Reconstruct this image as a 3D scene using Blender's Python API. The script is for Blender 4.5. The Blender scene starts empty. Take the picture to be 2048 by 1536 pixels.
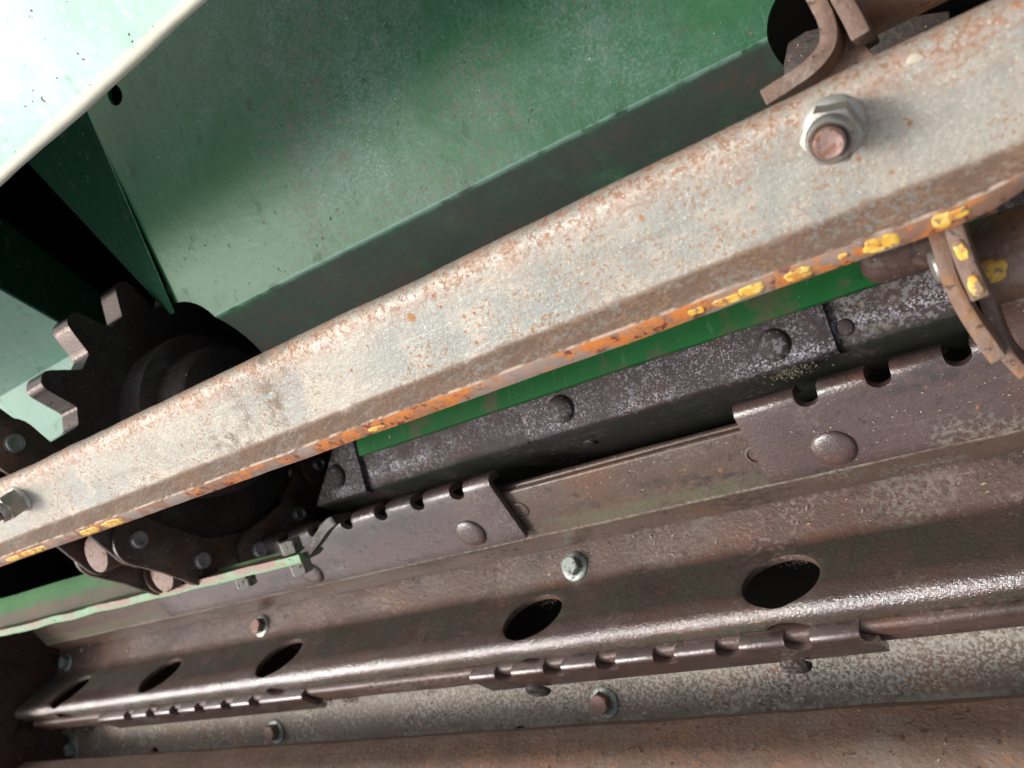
import bpy, bmesh, math, random
from mathutils import Vector, Matrix, noise
R = math.radians
rnd = random.Random(7)
scene = bpy.context.scene
col = scene.collection

# ------------------------------------------------------------------ camera
# World: X runs along the slats, Z points out of the machine, the slats lie below z = 0.
F = 1657.0                                   # focal length in pixels of the 2048 px wide picture
D = Vector((-2424, -852, -1657)).normalized()
n0 = (Vector((0, 0, -1)) + (-1) * (-D.z) * D).normalized()
XW = -D; ZW = -n0; YW = ZW.cross(XW)
ROT = Matrix((XW, YW, ZW))                   # camera space -> world
cam_d = bpy.data.cameras.new('camera'); cam = bpy.data.objects.new('camera', cam_d); col.objects.link(cam)
cam.matrix_world = ROT.to_4x4()
cam_d.sensor_width = 36; cam_d.lens = 36 * F / 2048
cam_d.clip_start = 0.01; cam_d.clip_end = 50
cam_d.dof.use_dof = True; cam_d.dof.focus_distance = 0.36; cam_d.dof.aperture_fstop = 16
scene.camera = cam

# ------------------------------------------------------------------ light
SUN_EL, SUN_AZ = R(50), math.atan2(0.04, -0.95)
sun_dir = Vector((math.cos(SUN_EL) * math.cos(SUN_AZ), math.cos(SUN_EL) * math.sin(SUN_AZ), math.sin(SUN_EL)))
world = bpy.data.worlds.new('World'); scene.world = world; world.use_nodes = True
wn, wl = world.node_tree.nodes, world.node_tree.links
bg = wn['Background']; sky = wn.new('ShaderNodeTexSky'); sky.sky_type = 'NISHITA'; sky.sun_disc = False
sky.sun_elevation = SUN_EL; sky.sun_rotation = math.pi / 2 - SUN_AZ; sky.dust_density = 6; sky.ozone_density = 1
hs = wn.new('ShaderNodeHueSaturation'); hs.inputs['Saturation'].default_value = 0.35
wl.new(sky.outputs[0], hs.inputs['Color']); wl.new(hs.outputs[0], bg.inputs[0]); bg.inputs[1].default_value = 0.12
sd = bpy.data.lights.new('sun', 'SUN'); sd.energy = 1.5; sd.angle = R(14); sd.color = (1, 0.96, 0.9)
so = bpy.data.objects.new('sun', sd); col.objects.link(so)
so.rotation_euler = sun_dir.to_track_quat('Z', 'Y').to_euler(); so.location = sun_dir * 3
scene.view_settings.view_transform = 'Standard'; scene.view_settings.look = 'None'
scene.view_settings.exposure = 0.70; scene.view_settings.gamma = 1

# ------------------------------------------------------------------ geometry helpers
def ray(px, py):
    return ROT @ Vector((px - 1024, -(py - 768), -F))
def at(px, py, h):                           # the point of that line of sight that lies h below the camera
    d = ray(px, py); return d * (-h / d.z)
def atx(px, py, x):
    d = ray(px, py); return d * (x / d.x)
def X(px, Y, h):                             # where along the line (Y, -h) the column px is met
    a = ROT.transposed()
    r = Vector(((px - 1024) / F, 0, 0)).x
    # cam = a @ (X, Y, -h);  cam.x = -cam.z * r
    k = a @ Vector((0, Y, -h)); u = a @ Vector((1, 0, 0))
    return -(k.x + k.z * r) / (u.x + u.z * r)
def TH(deg, h, s=1.0):
    return (h * s * math.tan(R(deg)), h * s)

def tag(o, label=None, cat=None, group=None, kind=None):
    if label: o['label'] = label
    if cat: o['category'] = cat
    if group: o['group'] = group
    if kind: o['kind'] = kind
    return o
def wpos(o):
    p = Vector((0, 0, 0))
    while o: p += o.location; o = o.parent
    return p
def empty(name, loc):
    o = bpy.data.objects.new(name, None); col.objects.link(o); o.location = loc; o.empty_display_size = 0.01
    return o
def link_mesh(name, me, mat, parent=None, keep=False):
    if mat is not None and not me.materials: me.materials.append(mat)
    o = bpy.data.objects.new(name, me); col.objects.link(o)
    if not keep:
        c = Vector((0, 0, 0))
        lo = Vector([min(v.co[i] for v in me.vertices) for i in range(3)]); hi = Vector([max(v.co[i] for v in me.vertices) for i in range(3)])
        c = (lo + hi) / 2
        me.transform(Matrix.Translation(-c)); o.location = c
    if parent:
        o.parent = parent; o.location = o.location - wpos(parent)
    return o
def smooth(me, ang=35):
    for p in me.polygons: p.use_smooth = True
    me.set_sharp_from_angle(angle=R(ang))

def fillet(pts, rad, seg=6):
    out = []
    n = len(pts)
    for i, p in enumerate(pts):
        r = rad.get(i, 0) if isinstance(rad, dict) else 0
        if i in (0, n - 1) or r <= 0: out.append(Vector(p)); continue
        a, b, c = Vector(pts[i - 1]), Vector(p), Vector(pts[i + 1])
        u, v = (a - b), (c - b); lu, lv = u.length, v.length; u.normalize(); v.normalize()
        ang = u.angle(v); t = r / math.tan(ang / 2); t = min(t, lu * .48, lv * .48); r2 = t * math.tan(ang / 2)
        bis = (u + v).normalized(); cen = b + bis * (r2 / math.sin(ang / 2))
        s, e = b + u * t, b + v * t
        a0 = math.atan2(*(s - cen).yx); a1 = math.atan2(*(e - cen).yx)
        da = (a1 - a0 + math.pi) % (2 * math.pi) - math.pi
        for k in range(seg + 1):
            q = a0 + da * k / seg; out.append(cen + r2 * Vector((math.cos(q), math.sin(q))))
    return out

def profile_mesh(name, pts, rad, x0, x1, thick, step=0.008, jit=0.00018, warp=None, sub=0.006, seed=0.0):
    """pts: (Y, h) read from the top of the picture down; a sheet of that section, extruded along X."""
    P = fillet([(y, -h) for y, h in pts], rad)
    Q = []                                   # split long straights
    for a, b in zip(P[:-1], P[1:]):
        k = max(1, int((b - a).length / sub))
        for i in range(k): Q.append(a.lerp(b, i / k))
    Q.append(P[-1]); P = Q
    N = []
    for i in range(len(P)):
        t = (P[min(i + 1, len(P) - 1)] - P[max(i - 1, 0)]).normalized(); N.append(Vector((t.y, -t.x)))
    V = [0]
    for a, b in zip(P[:-1], P[1:]): V.append(V[-1] + (b - a).length)
    B = [p - n * thick for p, n in zip(P, N)]
    nx = max(1, int((x1 - x0) / step)); m = len(P)
    verts, faces, uvs = [], [], []
    for i in range(nx + 1):
        x = x0 + (x1 - x0) * i / nx
        for lay, L in ((0, P), (1, B)):
            for p, n in zip(L, N):
                d = noise.noise(Vector((x * 22 + seed, p.x * 30, p.y * 30))) * jit * 3 + noise.noise(Vector((x * 90, p.x * 90 + seed, p.y * 90))) * jit
                w = Vector((x, p.x + n.x * d, p.y + n.y * d))
                if warp: w = Vector(warp(w))
                verts.append(w)
    S = 2 * m
    def F4(a, b, c, d, uv): faces.append((a, b, c, d)); uvs.append(uv)
    for i in range(nx):
        xa, xb = x0 + (x1 - x0) * i / nx, x0 + (x1 - x0) * (i + 1) / nx
        a, b = i * S, (i + 1) * S
        for j in range(m - 1):
            F4(a + j, a + j + 1, b + j + 1, b + j, ((xa, V[j]), (xa, V[j + 1]), (xb, V[j + 1]), (xb, V[j])))
            F4(a + m + j, b + m + j, b + m + j + 1, a + m + j + 1, ((xa, V[j]), (xb, V[j]), (xb, V[j + 1]), (xa, V[j + 1])))
        F4(a, b, b + m, a + m, ((xa, -thick * 0), (xb, 0), (xb, -thick), (xa, -thick)))
        e = m - 1
        F4(a + e, a + m + e, b + m + e, b + e, ((xa, V[-1]), (xa, V[-1] + thick), (xb, V[-1] + thick), (xb, V[-1])))
    for i, fl in ((0, False), (nx, True)):
        a = i * S; xa = x0 if i == 0 else x1
        for j in range(m - 1):
            f = (a + j, a + m + j, a + m + j + 1, a + j + 1)
            F4(*(f[::-1] if fl else f), ((xa, V[j]),) * 4)
    me = bpy.data.meshes.new(name); me.from_pydata(verts, [], faces)
    ul = me.uv_layers.new(name='UVMap')
    k = 0
    for uv in uvs:
        for c in uv: ul.data[k].uv = c; k += 1
    bm = bmesh.new(); bm.from_mesh(me); bmesh.ops.recalc_face_normals(bm, faces=bm.faces); bm.to_mesh(me); bm.free()
    print('PROFV', name, round(V[-1], 4), [round(V[min(range(len(P)), key=lambda i: (P[i] - Vector((y, -h))).length)], 4) for y, h in pts])
    return me, P, N, V

def on_profile(P, N, V, v):
    for j in range(len(V) - 1):
        if V[j] <= v <= V[j + 1] or j == len(V) - 2:
            f = (v - V[j]) / max(1e-9, V[j + 1] - V[j]); p = P[j].lerp(P[j + 1], f)
            t = (P[j + 1] - P[j]).normalized(); return p, Vector((t.y, -t.x)), t

def cylinder_mesh(name, r, z0, z1, seg=24, r2=None):
    bm = bmesh.new()
    bmesh.ops.create_cone(bm, cap_ends=True, segments=seg, radius1=r, radius2=r if r2 is None else r2, depth=z1 - z0)
    bmesh.ops.translate(bm, verts=bm.verts, vec=(0, 0, (z0 + z1) / 2))
    me = bpy.data.meshes.new(name); bm.to_mesh(me); bm.free(); return me
def frame(o, z, xh=Vector((1, 0, 0))):
    z = z.normalized(); x = (xh - xh.dot(z) * z).normalized(); y = z.cross(x)
    M = Matrix((x, y, z)).transposed().to_4x4(); M.translation = o; return M
def join_meshes(parts, name='cut'):
    bm = bmesh.new()
    for me, M in parts:
        t = me.copy(); t.transform(M); bm.from_mesh(t); bpy.data.meshes.remove(t)
    me = bpy.data.meshes.new(name); bm.to_mesh(me); bm.free(); return me
def modify(me, cutter=None, bevel=0.0, seg=2, ang=40, solver='EXACT'):
    cutter_keep = cutter
    o = bpy.data.objects.new('tmp', me); col.objects.link(o); c = None
    if cutter:
        c = bpy.data.objects.new('tmpc', cutter); col.objects.link(c)
        m = o.modifiers.new('b', 'BOOLEAN'); m.operation = 'DIFFERENCE'; m.object = c; m.solver = solver; m.use_self = False
    if bevel:
        m = o.modifiers.new('v', 'BEVEL'); m.width = bevel; m.segments = seg; m.limit_method = 'ANGLE'; m.angle_limit = R(ang); m.use_clamp_overlap = True
        m.harden_normals = False
    dg = bpy.context.evaluated_depsgraph_get(); dg.update()
    r = bpy.data.meshes.new_from_object(o.evaluated_get(dg))
    bpy.data.objects.remove(o)
    if c: bpy.data.objects.remove(c)
    if cutter and not len(r.vertices) and solver == 'EXACT':
        o2 = modify(me, cutter_keep, bevel, seg, ang, 'FAST'); return o2
    if cutter and not len(r.vertices): print('EMPTY BOOLEAN', me.name, len(me.vertices), len(cutter.vertices))
    r.materials.clear()
    return r
def lathe_mesh(name, prof, seg=28, wob=0.0):
    """prof: (radius, z) pairs turned round Z."""
    vs, fs = [], []
    for i in range(seg):
        a = 2 * math.pi * i / seg
        for r, z in prof:
            k = 1 + wob * noise.noise(Vector((math.cos(a) * 2, math.sin(a) * 2, z * 100)))
            vs.append((r * k * math.cos(a), r * k * math.sin(a), z))
    m = len(prof)
    for i in range(seg):
        j = (i + 1) % seg
        for k in range(m - 1): fs.append((i * m + k, j * m + k, j * m + k + 1, i * m + k + 1))
    fs.append(tuple(i * m + m - 1 for i in range(seg))); fs.append(tuple(i * m for i in range(seg))[::-1])
    me = bpy.data.meshes.new(name); me.from_pydata(vs, [], fs)
    bm = bmesh.new(); bm.from_mesh(me); bmesh.ops.remove_doubles(bm, verts=bm.verts, dist=1e-6); bmesh.ops.recalc_face_normals(bm, faces=bm.faces); bm.to_mesh(me); bm.free()
    smooth(me, 40); return me
def hex_mesh(name, af, h, z0=0.0, dome=0.0):
    """hexagon head across the flats af, with its corners turned off at the top"""
    rc = af / math.sqrt(3); seg = 36; vs, fs = [], []
    def hexr(a): a = (a + math.pi / 6) % (math.pi / 3) - math.pi / 6; return (af / 2) / math.cos(a)
    rings = [(0, 1.0, 9), (h - (rc - af / 2) * .55, 1.0, 9), (h - .0002, 1.0, af / 2 * .99), (h, 1.0, af / 2 * .93), (h + dome, 1, af * .22)]
    for z, k, cap in rings:
        for i in range(seg):
            a = 2 * math.pi * i / seg; rr = min(hexr(a), cap)
            zz = z
            if z == rings[1][0]: zz = h - max(0, hexr(a) - af / 2) * .6 - .0002
            vs.append((rr * math.cos(a), rr * math.sin(a), z0 + zz))
    for k in range(len(rings) - 1):
        for i in range(seg):
            j = (i + 1) % seg; fs.append((k * seg + i, k * seg + j, (k + 1) * seg + j, (k + 1) * seg + i))
    fs.append(tuple(range(seg))[::-1]); fs.append(tuple(range((len(rings) - 1) * seg, len(rings) * seg)))
    me = bpy.data.meshes.new(name); me.from_pydata(vs, [], fs); smooth(me, 28); return me
def place(name, me, M, mat, parent=None):
    """a part that shares its mesh, standing in the frame M"""
    if mat is not None and not me.materials: me.materials.append(mat)
    o = bpy.data.objects.new(name, me); col.objects.link(o)
    o.location = M.translation - (wpos(parent) if parent else Vector()); o.rotation_euler = M.to_euler()
    if parent: o.parent = parent
    return o
def place_on(name, me, M, mat, parent):
    """a sub-part on a part that may be turned"""
    if mat is not None and not me.materials: me.materials.append(mat)
    o = bpy.data.objects.new(name, me); col.objects.link(o); o.parent = parent
    o.matrix_local = Matrix.Identity(4) @ M
    return o
def prism(name, outline, depth_vec, bevel=0.0, seg=2):
    """closed outline of 3-D points pushed along depth_vec"""
    n = len(outline); vs = [Vector(p) for p in outline] + [Vector(p) + Vector(depth_vec) for p in outline]
    fs = [tuple(range(n)), tuple(range(2 * n - 1, n - 1, -1))] + [(i, i + n, (i + 1) % n + n, (i + 1) % n) for i in range(n)]
    me = bpy.data.meshes.new(name); me.from_pydata(vs, [], fs)
    bm = bmesh.new(); bm.from_mesh(me); bmesh.ops.recalc_face_normals(bm, faces=bm.faces); bm.to_mesh(me); bm.free()
    if bevel: me = modify(me, None, bevel, seg)
    smooth(me, 40); return me
def ribbon(name, path, thick, depth_vec, bevel=0.0006, taper=None):
    """a strap: its edge follows path (3-D points), thick wide, reaching depth_vec into the machine"""
    pts = [Vector(p) for p in path]
    # resample smoothly (Catmull-Rom)
    Q = []
    for i in range(len(pts) - 1):
        p0, p1, p2, p3 = pts[max(i - 1, 0)], pts[i], pts[i + 1], pts[min(i + 2, len(pts) - 1)]
        for k in range(6):
            t = k / 6
            Q.append(0.5 * ((2 * p1) + (p2 - p0) * t + (2 * p0 - 5 * p1 + 4 * p2 - p3) * t * t + (3 * p1 - p0 - 3 * p2 + p3) * t ** 3))
    Q.append(pts[-1]); dv = Vector(depth_vec).normalized(); L, Rr = [], []
    for i, q in enumerate(Q):
        t = (Q[min(i + 1, len(Q) - 1)] - Q[max(i - 1, 0)]).normalized(); s = t.cross(dv).normalized()
        w = thick / 2 * (1 + .05 * noise.noise(q * 120)); L.append(q + s * w); Rr.append(q - s * w)
    return prism(name, L + Rr[::-1], depth_vec, bevel)

# ------------------------------------------------------------------ materials
class Mat:
    def __init__(s, name, color, rough=0.6, metal=0.0, streak=1.0):
        s.m = bpy.data.materials.new(name); s.m.use_nodes = True; s.t = s.m.node_tree; s.n, s.l = s.t.nodes, s.t.links
        s.b = s.n['Principled BSDF']; s.b.inputs['Metallic'].default_value = metal
        tc = s.n.new('ShaderNodeTexCoord'); mp = s.n.new('ShaderNodeMapping'); mp.inputs['Scale'].default_value = (streak, 1, 1)
        oi = s.n.new('ShaderNodeObjectInfo'); ad = s.n.new('ShaderNodeVectorMath'); ad.operation = 'ADD'
        s.l.new(tc.outputs['Object'], ad.inputs[0]); s.l.new(oi.outputs['Random'], ad.inputs[1])
        s.l.new(ad.outputs[0], mp.inputs[0]); s.co = mp.outputs[0]; s.raw = ad.outputs[0]
        sx = s.n.new('ShaderNodeSeparateXYZ'); s.l.new(tc.outputs['UV'], sx.inputs[0]); s.u, s.v = sx.outputs[0], sx.outputs[1]
        s.c = s.rgb(color); s.r = s.val(rough); s.h = None; s.bump_d = 0
    def rgb(s, c):
        n = s.n.new('ShaderNodeRGB'); n.outputs[0].default_value = (*c, 1); return n.outputs[0]
    def val(s, v):
        n = s.n.new('ShaderNodeValue'); n.outputs[0].default_value = v; return n.outputs[0]
    def math(s, op, a, b=None, clamp=False):
        n = s.n.new('ShaderNodeMath'); n.operation = op; n.use_clamp = clamp
        for i, q in enumerate((a, b)):
            if q is None: continue
            if isinstance(q, (int, float)): n.inputs[i].default_value = q
            else: s.l.new(q, n.inputs[i])
        return n.outputs[0]
    def noise(s, scale, detail=4, rough=0.6, raw=False, dist=0.0):
        n = s.n.new('ShaderNodeTexNoise'); n.inputs['Scale'].default_value = scale; n.inputs['Detail'].default_value = detail
        n.inputs['Roughness'].default_value = rough; n.inputs['Distortion'].default_value = dist
        s.l.new(s.raw if raw else s.co, n.inputs['Vector']); return n.outputs['Fac']
    def streaks(s, scale, sx, sy, lo, hi):
        mp = s.n.new('ShaderNodeMapping'); mp.inputs['Scale'].default_value = (sx, sy, 1); s.l.new(s.raw, mp.inputs[0])
        n = s.n.new('ShaderNodeTexNoise'); n.inputs['Scale'].default_value = scale; n.inputs['Detail'].default_value = 5; n.inputs['Distortion'].default_value = .3
        s.l.new(mp.outputs[0], n.inputs['Vector']); return s.ramp(n.outputs['Fac'], lo, hi)
    def voro(s, scale, feature='F1'):
        n = s.n.new('ShaderNodeTexVoronoi'); n.inputs['Scale'].default_value = scale; n.feature = feature
        s.l.new(s.raw, n.inputs['Vector']); return n.outputs['Distance']
    def ramp(s, f, lo, hi):
        n = s.n.new('ShaderNodeMapRange'); n.interpolation_type = 'SMOOTHSTEP'
        n.inputs['From Min'].default_value = lo; n.inputs['From Max'].default_value = hi; s.l.new(f, n.inputs['Value']); return n.outputs[0]
    def band(s, a, b, soft=0.002, wob=0.0, wscale=60, coord=None):
        v = s.v if coord is None else coord
        if wob: v = s.math('ADD', v, s.math('MULTIPLY', s.math('SUBTRACT', s.noise(wscale, 5), 0.5), wob * 2))
        return s.math('MULTIPLY', s.ramp(v, a - soft, a + soft), s.math('SUBTRACT', 1.0, s.ramp(v, b - soft, b + soft)))
    def spots(s, scale, lo, hi, **k): return s.ramp(s.noise(scale, **k), lo, hi)
    def layer(s, color, mask, rough=None, height=0.0):
        n = s.n.new('ShaderNodeMix'); n.data_type = 'RGBA'
        s.l.new(mask, n.inputs[0]); s.l.new(s.c, n.inputs[6]); s.l.new(s.rgb(color), n.inputs[7]); s.c = n.outputs[2]
        if rough is not None:
            q = s.n.new('ShaderNodeMix'); s.l.new(mask, q.inputs[0]); s.l.new(s.r, q.inputs[2]); q.inputs[3].default_value = rough; s.r = q.outputs[0]
        if height:
            s.addh(mask, height)
        return s
    def addh(s, f, k):
        t = s.math('MULTIPLY', f, k); s.h = t if s.h is None else s.math('ADD', s.h, t); return s
    def mottle(s, scale, amt):
        """uneven value, as worn paint has"""
        f = s.noise(scale, 5, .65); f = s.math('ADD', s.math('MULTIPLY', s.math('SUBTRACT', f, .5), amt * 2), 1.0)
        n = s.n.new('ShaderNodeVectorMath'); n.operation = 'SCALE'; s.l.new(s.c, n.inputs[0]); s.l.new(f, n.inputs['Scale']); s.c = n.outputs[0]; return s
    def done(s, bump=1.0, coat=0.0, spec=0.5, cior=1.5, crough=.17, glint=0.0, cmask=None):
        s.b.inputs['Coat IOR'].default_value = cior
        s.l.new(s.c, s.b.inputs['Base Color']); s.l.new(s.r, s.b.inputs['Roughness'])
        s.b.inputs['Specular IOR Level'].default_value = spec; s.b.inputs['Coat Weight'].default_value = coat; s.b.inputs['Coat Roughness'].default_value = crough
        if cmask is not None: s.l.new(s.math('MULTIPLY', cmask, coat), s.b.inputs['Coat Weight'])
        if s.h is not None:
            b = s.n.new('ShaderNodeBump'); b.inputs['Distance'].default_value = 1.0; b.inputs['Strength'].default_value = bump
            s.l.new(s.h, b.inputs['Height']); s.l.new(b.outputs[0], s.b.inputs['Normal'])
            if glint:
                b2 = s.n.new('ShaderNodeBump'); b2.inputs['Distance'].default_value = 1.0; b2.inputs['Strength'].default_value = 1.0
                f = s.math('ADD', s.math('MULTIPLY', s.noise(620, 3, .6, raw=True), .0010 * glint), s.math('MULTIPLY', s.noise(1700, 2, .5, raw=True), .00022 * glint))
                s.l.new(f, b2.inputs['Height']); s.l.new(b2.outputs[0], s.b.inputs['Coat Normal'])
        return s.m

def mat_bar():
    m = Mat('weathered_galvanised_steel', (0.335, 0.315, 0.270), .5, .3)
    m.mottle(22, .30).mottle(120, .18).mottle(700, .34)
    m.layer((0.25, 0.265, 0.25), m.math('MULTIPLY', m.spots(20, .46, .66), .7), .48)
    m.layer((0.22, 0.20, 0.17), m.math('MULTIPLY', m.streaks(90, .10, 1, .58, .70), .55), .5)
    m.layer((0.52, 0.50, 0.45), m.math('MULTIPLY', m.streaks(500, .06, 1, .62, .70), .3), .4)
    m.layer((0.16, 0.135, 0.105), m.math('MULTIPLY', m.spots(16, .60, .70), m.spots(220, .40, .58)), .65)
    m.layer((0.42, 0.37, 0.30), m.math('MULTIPLY', m.spots(50, .50, .66), m.spots(600, .35, .6)))
    m.layer((0.36, 0.24, 0.18), m.math('MULTIPLY', m.band(.010, .034, .010, .008, 60), m.spots(160, .36, .66)), .7)
    m.layer((0.28, 0.145, 0.085), m.math('MULTIPLY', m.band(.010, .033, .008, .006, 60), m.spots(520, .50, .60)), .75)
    m.layer((0.33, 0.19, 0.11), m.math('MULTIPLY', m.spots(620, .54, .64, detail=3), m.spots(38, .38, .62)), .8, .00002)
    m.layer((0.36, 0.17, 0.07), m.math('MULTIPLY', m.ramp(m.voro(240), .26, .12), m.spots(75, .52, .64)), .85, .00003)
    m.layer((0.40, 0.20, 0.08), m.math('MULTIPLY', m.ramp(m.voro(85), .20, .12), m.spots(40, .60, .66)), .85, .00003)
    m.layer((0.55, 0.53, 0.48), m.math('MULTIPLY', m.spots(1100, .60, .70, detail=2), .7), .4)
    m.layer((0.15, 0.095, 0.068), m.math('MULTIPLY', m.band(.0602, .2, .0016, .0010, 160), m.spots(260, .10, .50)), .75)
    m.layer((0.25, 0.15, 0.095), m.math('MULTIPLY', m.band(.0607, .2, .001), m.math('MULTIPLY', m.spots(800, .46, .60), m.spots(60, .35, .6))), .8)
    m.layer((0.20, 0.19, 0.175), m.math('MULTIPLY', m.band(.0607, .2, .001), m.math('MULTIPLY', m.spots(500, .48, .62), m.spots(45, .45, .6))), .6)
    e = m.band(.0731, .2, .0004, .0003, 200)
    m.layer((0.27, 0.15, 0.10), e, .7)
    m.layer((0.56, 0.19, 0.045), m.math('MULTIPLY', e, m.math('MULTIPLY', m.spots(70, .47, .56), m.spots(500, .35, .55))), .75)
    m.layer((0.58, 0.20, 0.04), m.math('MULTIPLY', e, m.math('MULTIPLY', m.band(X(820, .002, .243), X(1480, .002, .243), .05, coord=m.u), m.math('MULTIPLY', m.spots(260, .40, .54), .85))), .75)
    m.layer((0.16, 0.045, 0.03), m.math('MULTIPLY', e, m.spots(230, .57, .64)), .6)
    m.layer((0.30, 0.26, 0.23), m.math('MULTIPLY', e, m.math('MULTIPLY', m.spots(40, .52, .62), .8)), .5)
    m.layer((0.52, 0.40, 0.32), m.math('MULTIPLY', m.band(.0722, .0736, .0004, .0003, 300), m.spots(150, .4, .6)), .45)
    m.addh(m.noise(600, 4), .00022).addh(m.noise(1800, 2), .00010).addh(m.noise(120, 3), .0003)
    return m.done(.9)
def mat_brown(name, base=(0.105, 0.072, 0.062), rough=.42, stain_shade_bands=None, pale=None, bumpk=1.0, coat=0.0, worn=None, cior=1.5, crough=.17, glint=0.0, cband=None, spec=.5, painted_sparkle=None, low=False):
    m = Mat(name, base, rough)
    m.mottle(40, .28).mottle(300, .25)
    m.layer((base[0] * 1.25, base[1] * .95, base[2] * .72), m.spots(22, .48, .7))
    m.layer((base[0] * .5, base[1] * .5, base[2] * .5), m.spots(140, .60, .68), .6)
    m.layer((0.16, 0.14, 0.11), m.math('MULTIPLY', m.spots(18, .5, .68), m.spots(380, .45, .62)), .85)
    m.layer((base[0] * .42, base[1] * .46, base[2] * .46), m.math('MULTIPLY', m.streaks(30, .35, 1, .52, .68), m.spots(190, .36, .60)), .5)
    m.layer((base[0] * 1.6, base[1] * 1.7, base[2] * 1.75), m.math('MULTIPLY', m.streaks(260, .12, 1, .60, .68), .35), .5)
    if pale: m.layer(pale, m.math('MULTIPLY', m.spots(330, .52, .60), m.spots(30, .45, .6)), .6)
    m.layer((0.38, 0.34, 0.28), m.spots(700, .70, .74, detail=2), .8)
    m.layer((0.33, 0.12, 0.035), m.math('MULTIPLY', m.spots(150, .66, .71), m.spots(12, .5, .6)), .85)
    if stain_shade_bands:
        for a, b, c, k in stain_shade_bands: m.layer(c, m.math('MULTIPLY', m.band(a, b, .0028, .004, 45), m.math('MULTIPLY', m.spots(240, k, k + .2), m.spots(22, .32, .58))), .9)
    if low: m.layer((0.40, 0.375, 0.33), m.math('MULTIPLY', m.math('MULTIPLY', m.ramp(m.u, -.75, -.25), m.band(-.01, .024, .008, .008, 60)), m.spots(560, .46, .58)), .65); m.layer((0.075, 0.05, 0.035), m.math('MULTIPLY', m.spots(480, .58, .64), m.spots(20, .4, .6)), .7)
    if worn: m.layer((0.27, 0.235, 0.19), m.math('MULTIPLY', m.band(worn[0], worn[1], .0011, .0006, 200), m.math('MULTIPLY', m.spots(420, .34, .58), m.spots(35, .30, .52))), .45)  # pale broken band paints in the highlight along the ridge fold
    m.addh(m.noise(480, 4), .00035 * bumpk).addh(m.noise(1300, 3), .0002 * bumpk).addh(m.noise(90, 3), .0004 * bumpk)
    if painted_sparkle: m.layer((0.26, 0.25, 0.285), m.math('MULTIPLY', m.band(.022, painted_sparkle[1], .010, .006, 50), m.math('MULTIPLY', m.spots(900, .55, .64), m.spots(40, .38, .62))), .4)  # pale lavender specks paint in the glints, denser near the edge
    if painted_sparkle: m.layer((0.34, 0.33, 0.38), m.math('MULTIPLY', m.band(painted_sparkle[0], painted_sparkle[1], .002, .003, 60), m.math('MULTIPLY', m.spots(760, .51, .60), m.spots(30, .40, .58))), .35)
    cm = m.math('MULTIPLY', m.band(cband[0], cband[1], .003, .002, 80), m.math('ADD', .45, m.math('MULTIPLY', m.math('MULTIPLY', m.spots(9, .34, .58), m.spots(200, .25, .50)), .55))) if cband else None
    return m.done(.9, coat, cior=cior, crough=crough, glint=glint, cmask=cm, spec=spec)
def mat_green(name, base, rust=.62, dirt=(0.10, 0.085, 0.06), rough=.45, dirtm=None, dust_sheen=None, spec=.5, worn=(), folded_u=False):
    m = Mat(name, base, rough)
    m.mottle(14, .22).mottle(110, .12)
    if dust_sheen:
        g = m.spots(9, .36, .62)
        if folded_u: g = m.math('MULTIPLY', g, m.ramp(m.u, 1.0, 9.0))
        m.layer(dust_sheen, m.math('MULTIPLY', g, m.spots(120, .2, .75)), .55)  # pale dust; on the big green sheet it also paints the sheen
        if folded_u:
            m.layer((0.15, 0.215, 0.18), m.math('MULTIPLY', g, m.math('MULTIPLY', m.spots(620, .46, .64), .5)), .5)  # fine pale grain painted as sheen across the middle
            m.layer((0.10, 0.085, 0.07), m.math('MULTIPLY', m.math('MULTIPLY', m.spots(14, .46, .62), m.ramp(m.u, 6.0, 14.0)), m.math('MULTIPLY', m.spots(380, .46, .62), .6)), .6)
    m.layer(dirt, m.math('MULTIPLY', m.spots(13, .58, .74), m.math('MULTIPLY', m.spots(260, .38, .65), .6)), .7)
    m.layer((0.11, 0.075, 0.055), m.math('MULTIPLY', m.spots(300, rust + .03, rust + .08, detail=3), .7), .85, .00003)
    m.layer((0.04, 0.035, 0.03), m.spots(330, .70, .73, detail=2), .8)
    m.layer((0.12, 0.075, 0.06), m.math('MULTIPLY', m.spots(24, .62, .78), m.math('MULTIPLY', m.spots(420, .44, .60), .6)), .7)
    m.layer((base[0] * 1.9 + .04, base[1] * 1.25 + .04, base[2] * 1.6 + .04), m.math('MULTIPLY', m.streaks(330, 1, .08, .62, .68), .35), .5)
    m.layer((base[0] * .5, base[1] * .5, base[2] * .5), m.math('MULTIPLY', m.streaks(180, .5, .25, .64, .70), .5), .6)
    m.layer((0.40, 0.45, 0.38), m.spots(600, .79, .81, detail=1), .6)
    if dirtm:
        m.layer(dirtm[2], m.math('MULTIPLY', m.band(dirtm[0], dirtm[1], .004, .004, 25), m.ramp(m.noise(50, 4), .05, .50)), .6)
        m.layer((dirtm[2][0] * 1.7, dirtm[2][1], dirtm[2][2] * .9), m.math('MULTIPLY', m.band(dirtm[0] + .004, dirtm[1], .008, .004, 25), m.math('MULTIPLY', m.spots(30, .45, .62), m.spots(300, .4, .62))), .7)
    for a, b, c, lo in worn: m.layer(c, m.math('MULTIPLY', m.band(a, b, .0012, .0010, 90), m.spots(55, lo, lo + .12)), .6)
    m.addh(m.noise(260, 4), .00025).addh(m.noise(30, 2), .0012)
    return m.done(.7, spec=spec)
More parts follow.
